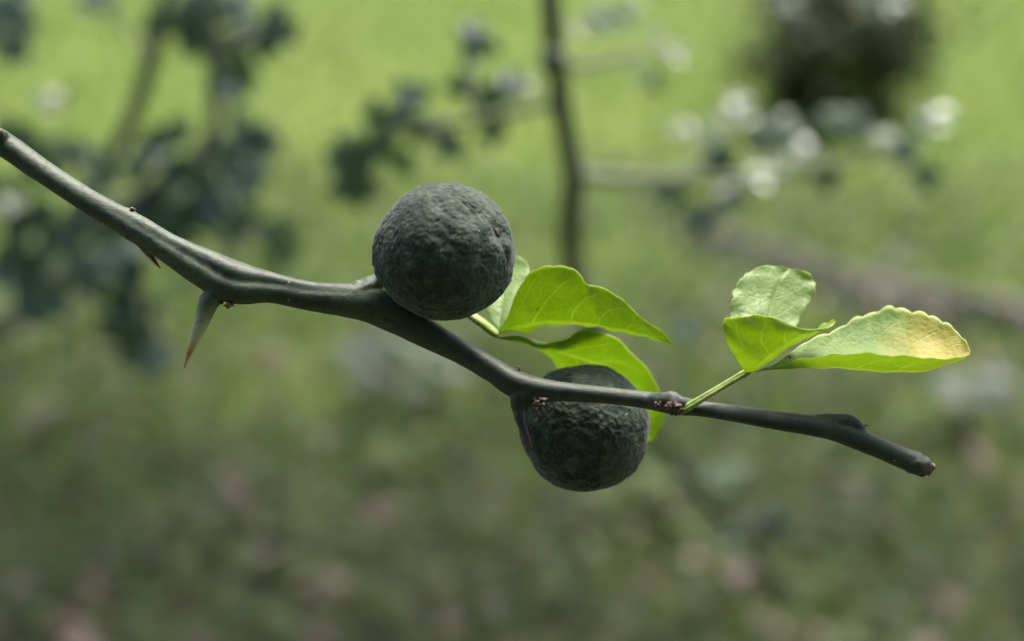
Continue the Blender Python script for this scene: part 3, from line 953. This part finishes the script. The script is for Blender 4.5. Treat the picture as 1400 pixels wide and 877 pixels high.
for tw in ([(285, 195, 1.42, .004), (300, 250, 1.42, .003), (330, 300, 1.42, .0025), (390, 330, 1.42, .0015)],
           [(135, 243, 1.52, .004), (170, 330, 1.5, .003), (190, 400, 1.46, .0025), (195, 470, 1.44, .0015)],
           [(60, 345, 1.56, .004), (90, 370, 1.5, .003), (140, 375, 1.46, .002)],
           [(135, 243, 1.52, .004), (80, 200, 1.5, .003), (30, 180, 1.48, .0015)],
           [(292, 80, 1.39, .004), (330, 60, 1.39, .003), (375, 30, 1.4, .0015)],
           [(205, 90, 1.46, .003), (170, 40, 1.46, .0025), (130, 0, 1.45, .0015)]):
    grow(left, 'twig', [at(x, y, d) for x, y, d, r in tw], [r for *_, r in tw], 20, 8)
for spec in [(130, 2, 55, 120), (262, 40, 75, 250), (285, 55, 75, 280), (290, 20, 75, 100), (330, 12, 75, 60), (368, 32, 65, 330), (345, 45, 55, 300), (330, 105, 60, 275), (322, 72, 55, 300), (215, 40, 55, 120), (318, 125, 50, 280),
             (30, 190, 60, 200), (150, 232, 55, 200), (208, 276, 60, 320), (170, 338, 58, 260), (270, 288, 66, 250), (300, 212, 55, 20), (328, 300, 62, 260), (386, 325, 62, 330), (360, 310, 55, 290),
             (128, 362, 85, 250), (150, 350, 75, 320), (165, 385, 72, 280), (185, 420, 66, 280), (180, 455, 75, 262), (205, 482, 66, 285), (60, 300, 55, 200), (20, 352, 60, 190), (48, 378, 66, 220), (250, 182, 52, 160),
             (340, 190, 55, 20), (365, 195, 45, 0), (220, 215, 50, 100), (240, 240, 50, 60), (100, 330, 60, 150), (20, 300, 55, 150), (345, 240, 50, 60), (60, 410, 66, 240), (250, 330, 50, 270), (10, 20, 80, 60), (30, 60, 60, 200), (185, 360, 60, 200)]:
    x, y, s, a = spec
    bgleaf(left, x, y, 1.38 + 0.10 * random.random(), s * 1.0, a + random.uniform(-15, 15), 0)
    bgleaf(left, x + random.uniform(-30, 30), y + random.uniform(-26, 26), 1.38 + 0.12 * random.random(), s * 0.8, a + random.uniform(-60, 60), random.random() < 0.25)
for k in range(46):
    x, y = random.uniform(-20, 330), random.uniform(190, 440)
    if y > 480 - 0.55 * x:
        y -= 120
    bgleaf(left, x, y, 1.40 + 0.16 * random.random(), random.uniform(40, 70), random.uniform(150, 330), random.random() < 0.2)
for spec in [(60, 140, 58, 30), (90, 130, 50, 60), (245, 275, 45, 60), (300, 270, 50, 20), (30, 330, 50, 0)]:
    x, y, s, a = spec
    bgleaf(left, x, y, 1.47, s, a, 1, True)

# young plants in the weeds
M_BGY = mat_bgleaf('young_leaf', (0.14, 0.20, 0.045), (0.20, 0.26, 0.07), (0.30, 0.40, 0.05), 0.45, 0.3)
LEAF_Y = small_leaf_mesh('leaf')
LEAF_Y.materials.append(M_BGY)
for (gx_, gy_, lm, lab, hh) in [(508, 560, LEAF_D, 'small weed with dark blue-green leaves growing in the shaded ground', 0.15), (592, 550, LEAF_P, 'small weed with pale shiny leaves growing beside the dark leaved one', 0.13),
                                (560, 640, LEAF_Y, 'low seedling with yellow-green leaves in the weedy ground', 0.06), (860, 700, LEAF_Y, 'low bright seedling growing near the foot of the sapling', 0.05),
                                (1320, 600, LEAF_D, 'dark leaved weed growing in front of the fallen branch', 0.12)]:
    g0 = at(gx_, gy_, ground_depth(gx_, gy_))
    pl = empty('weed_plant', (g0.x, g0.y, hgt(g0.x, g0.y)), lab, 'plant')
    v, f, uv = tube([Vector((0, 0, -.01)), Vector((.004, 0, hh * .5)), Vector((0, .004, hh))], [.003, .0025, .0012], 8, 6)
    mesh_obj('stem', v, f, M_TWIG, pl, uv)
    for k in range(8):
        o = bpy.data.objects.new('leaf', lm)
        COL.objects.link(o)
        o.parent = pl
        sc_ = random.uniform(0.06, 0.085)
        o.matrix_local = Matrix.Translation((0, 0, hh * (0.35 + 0.65 * k / 7))) @ Matrix.Rotation(k * 2.4, 4, 'Z') @ Matrix.Rotation(random.uniform(0.0, 0.6), 4, 'X') @ Matrix.Diagonal((sc_, sc_, sc_, 1))

# dark dense low bush in the lawn
gdB = ground_depth(1150, 165)
bb = at(1150, 165, gdB)
bush = empty('dark_bush', (bb.x, bb.y, 0), 'dark dense low bush standing alone in the far lawn', 'bush')
M_DARKLEAF = mat_foliage('dark_bush_leaves', [(0.0, (0.010, 0.015, 0.004)), (0.4, (0.024, 0.034, 0.008)), (0.75, (0.065, 0.085, 0.016)), (1.0, (0.14, 0.17, 0.035))], tw=0.06, rough=0.7, tint=(0.05, 0.06, 0.01))
nb = 3600
dirs = rng.normal(size=(nb, 3))
dirs /= np.linalg.norm(dirs, axis=1)[:, None]
rr = rng.uniform(0.25, 1.0, nb) ** 0.5 * rng.choice([1.0, 1.0, 1.0, 1.25, 1.5], nb)
lump = np.array([1 + 0.9 * mnoise.noise(Vector(d) * 2.1) + 0.4 * mnoise.noise(Vector(d) * 5) for d in dirs])
cen = dirs * (rr * lump)[:, None] * np.array([0.19, 0.19, 0.19]) + np.array([0, 0, 0.22])
cen[:, 2] = np.maximum(cen[:, 2], 0.02)
e1 = rng.normal(size=(nb, 3))
e1 /= np.linalg.norm(e1, axis=1)[:, None]
e2 = np.cross(e1, dirs)
e2 /= np.linalg.norm(e2, axis=1)[:, None] + 1e-9
e1, e2 = e1 * 0.032, e2 * 0.016
V = np.stack([cen - e1, cen + e2, cen + e1, cen - e2], 1).reshape(-1, 3)
o = mesh_obj('crown', V, (np.arange(nb)[:, None] * 4 + np.arange(4)).tolist(), M_DARKLEAF, bush, attrs={'rnd': np.repeat(rng.uniform(0, 1, nb), 4)}, smooth=False)
M_TRUNK = mat_simple('brown_wood', [(0.3, (0.030, 0.024, 0.020)), (0.6, (0.075, 0.060, 0.052)), (0.8, (0.12, 0.10, 0.09))], 25, 0.9, 0.7, 0.004)
v, f, uv = tube([Vector((0, 0, -.03)), Vector((.01, 0, .1)), Vector((0, .02, .3))], [.035, .028, .015], 14, 12)
mesh_obj('trunk', v, f, M_TRUNK, bush, uv)

# fallen branch on the ground
fa, fb = (935, 345), (1440, 480)
pa, pb = at(*fa, ground_depth(*fa)), at(*fb, ground_depth(*fb))
fall = empty('fallen_branch', (pa.x, pa.y, 0), 'grey brown fallen branch lying on the lawn', 'log')
lp = [pa + (pb - pa) * t + Vector((0, 0.05 * math.sin(t * 9), 0.036)) for t in np.linspace(0, 1.25, 8)]
v, f, uv = tube(lp, [.024, .033, .036, .036, .036, .036, .034, .030], 60, 16, shape=lambda s, th, p: 1 + 0.12 * mnoise.noise(Vector(p) * 25))
M_DEAD = mat_simple('grey_dead_wood', [(0.3, (0.065, 0.056, 0.048)), (0.55, (0.11, 0.095, 0.085)), (0.8, (0.16, 0.14, 0.13))], 18, 0.85, 0.6, 0.004)
adopt(mesh_obj('log', v, f, M_DEAD, None, uv), fall)
v, f, uv = tube([lp[3], lp[3] + Vector((.05, .08, .05)), lp[3] + Vector((.12, .17, .07))], [.012, .009, .004], 14, 10)
adopt(mesh_obj('side_twig', v, f, M_DEAD, None, uv), fall)

# unseen tree added behind the camera to shade the branch's near side
treeb = Vector((-0.9, -1.5, 0))
tree = empty('added_shade_tree', treeb, 'added tree out of view whose low crown shades the near side of the branch', 'tree')
v, f, uv = tube([Vector((0, 0, -.05)), Vector((.03, 0, .8)), Vector((.1, .05, 1.7)), Vector((.25, .1, 2.8)), Vector((.4, .1, 3.8))], [.16, .12, .11, .08, .03], 40, 18, shape=lambda s, th, p: 1 + 0.12 * mnoise.noise(Vector(p) * 6))
mesh_obj('trunk', v, f, M_TRUNK, tree, uv)
for k in range(7):
    a = k * 0.9 + 0.3
    p0 = Vector((.1 + .04 * k, .05, 1.6 + .28 * k))
    dr = Vector((math.cos(a), math.sin(a) * 0.8, 0.35))
    v, f, uv = tube([p0, p0 + dr * 0.6, p0 + dr * 1.3 + Vector((0, 0, .1))], [.05, .035, .01], 16, 10)
    mesh_obj('limb', v, f, M_TRUNK, tree, uv)
nt = 16000
dirs = rng.normal(size=(nt, 3))
dirs /= np.linalg.norm(dirs, axis=1)[:, None]
rr = rng.uniform(0.15, 1.0, nt) ** 0.5
lump = np.array([1 + 0.3 * mnoise.noise(Vector(d) * 2.6) for d in dirs])
cen = dirs * (rr * lump)[:, None] * np.array([3.0, 1.55, 1.9]) + np.array([0.8, -0.1, 2.7])
cen = cen[(cen[:, 2] > 0.45) & ((cen[:, 1] < 1.2) | (cen[:, 2] > 1.75))]
nt = len(cen)
e1 = rng.normal(size=(nt, 3)) * np.array([1, 1, .6])
e1 /= np.linalg.norm(e1, axis=1)[:, None]
e2 = np.cross(e1, rng.normal(size=(nt, 3)))
e2 /= np.linalg.norm(e2, axis=1)[:, None] + 1e-9
e1, e2 = e1 * 0.095, e2 * 0.05
V = np.stack([cen - e1, cen + e2, cen + e1, cen - e2], 1).reshape(-1, 3)
M_CROWN = mat_foliage('added_tree_leaves', [(0.0, (0.03, 0.06, 0.015)), (1.0, (0.07, 0.12, 0.03))], tw=0.2)
mesh_obj('crown', V, (np.arange(nt)[:, None] * 4 + np.arange(4)).tolist(), M_CROWN, tree, attrs={'rnd': np.repeat(rng.uniform(0, 1, nt), 4)}, smooth=False)

# a second unseen tree, added left of the view to shade the nearer ground
treec = Vector((-2.3, 4.1, 0))
tree2 = empty('added_shade_tree', treec, 'added tree out of view on the left whose crown shades the weedy ground', 'tree')
v, f, uv = tube([Vector((0, 0, -.05)), Vector((.05, 0, .8)), Vector((.4, -.02, 1.6)), Vector((1.0, 0, 2.2)), Vector((1.9, 0, 2.6))], [.12, .09, .08, .06, .02], 40, 16, shape=lambda s, th, p: 1 + 0.12 * mnoise.noise(Vector(p) * 6))
mesh_obj('trunk', v, f, M_TRUNK, tree2, uv)
nt = 2300
dirs = rng.normal(size=(nt, 3))
dirs /= np.linalg.norm(dirs, axis=1)[:, None]
rr = rng.uniform(0.1, 1.0, nt) ** 0.5
lump = np.array([1 + 0.4 * mnoise.noise(Vector(d) * 2.9) for d in dirs])
cen = dirs * (rr * lump)[:, None] * np.array([1.9, 0.8, 0.75]) + np.array([1.75, -0.75, 2.35])
nt = len(cen)
e1 = rng.normal(size=(nt, 3)) * np.array([1, 1, .5])
e1 /= np.linalg.norm(e1, axis=1)[:, None]
e2 = np.cross(e1, rng.normal(size=(nt, 3)))
e2 /= np.linalg.norm(e2, axis=1)[:, None] + 1e-9
e1, e2 = e1 * 0.095, e2 * 0.05
V = np.stack([cen - e1, cen + e2, cen + e1, cen - e2], 1).reshape(-1, 3)
mesh_obj('crown', V, (np.arange(nt)[:, None] * 4 + np.arange(4)).tolist(), M_CROWN, tree2, attrs={'rnd': np.repeat(rng.uniform(0, 1, nt), 4)}, smooth=False)
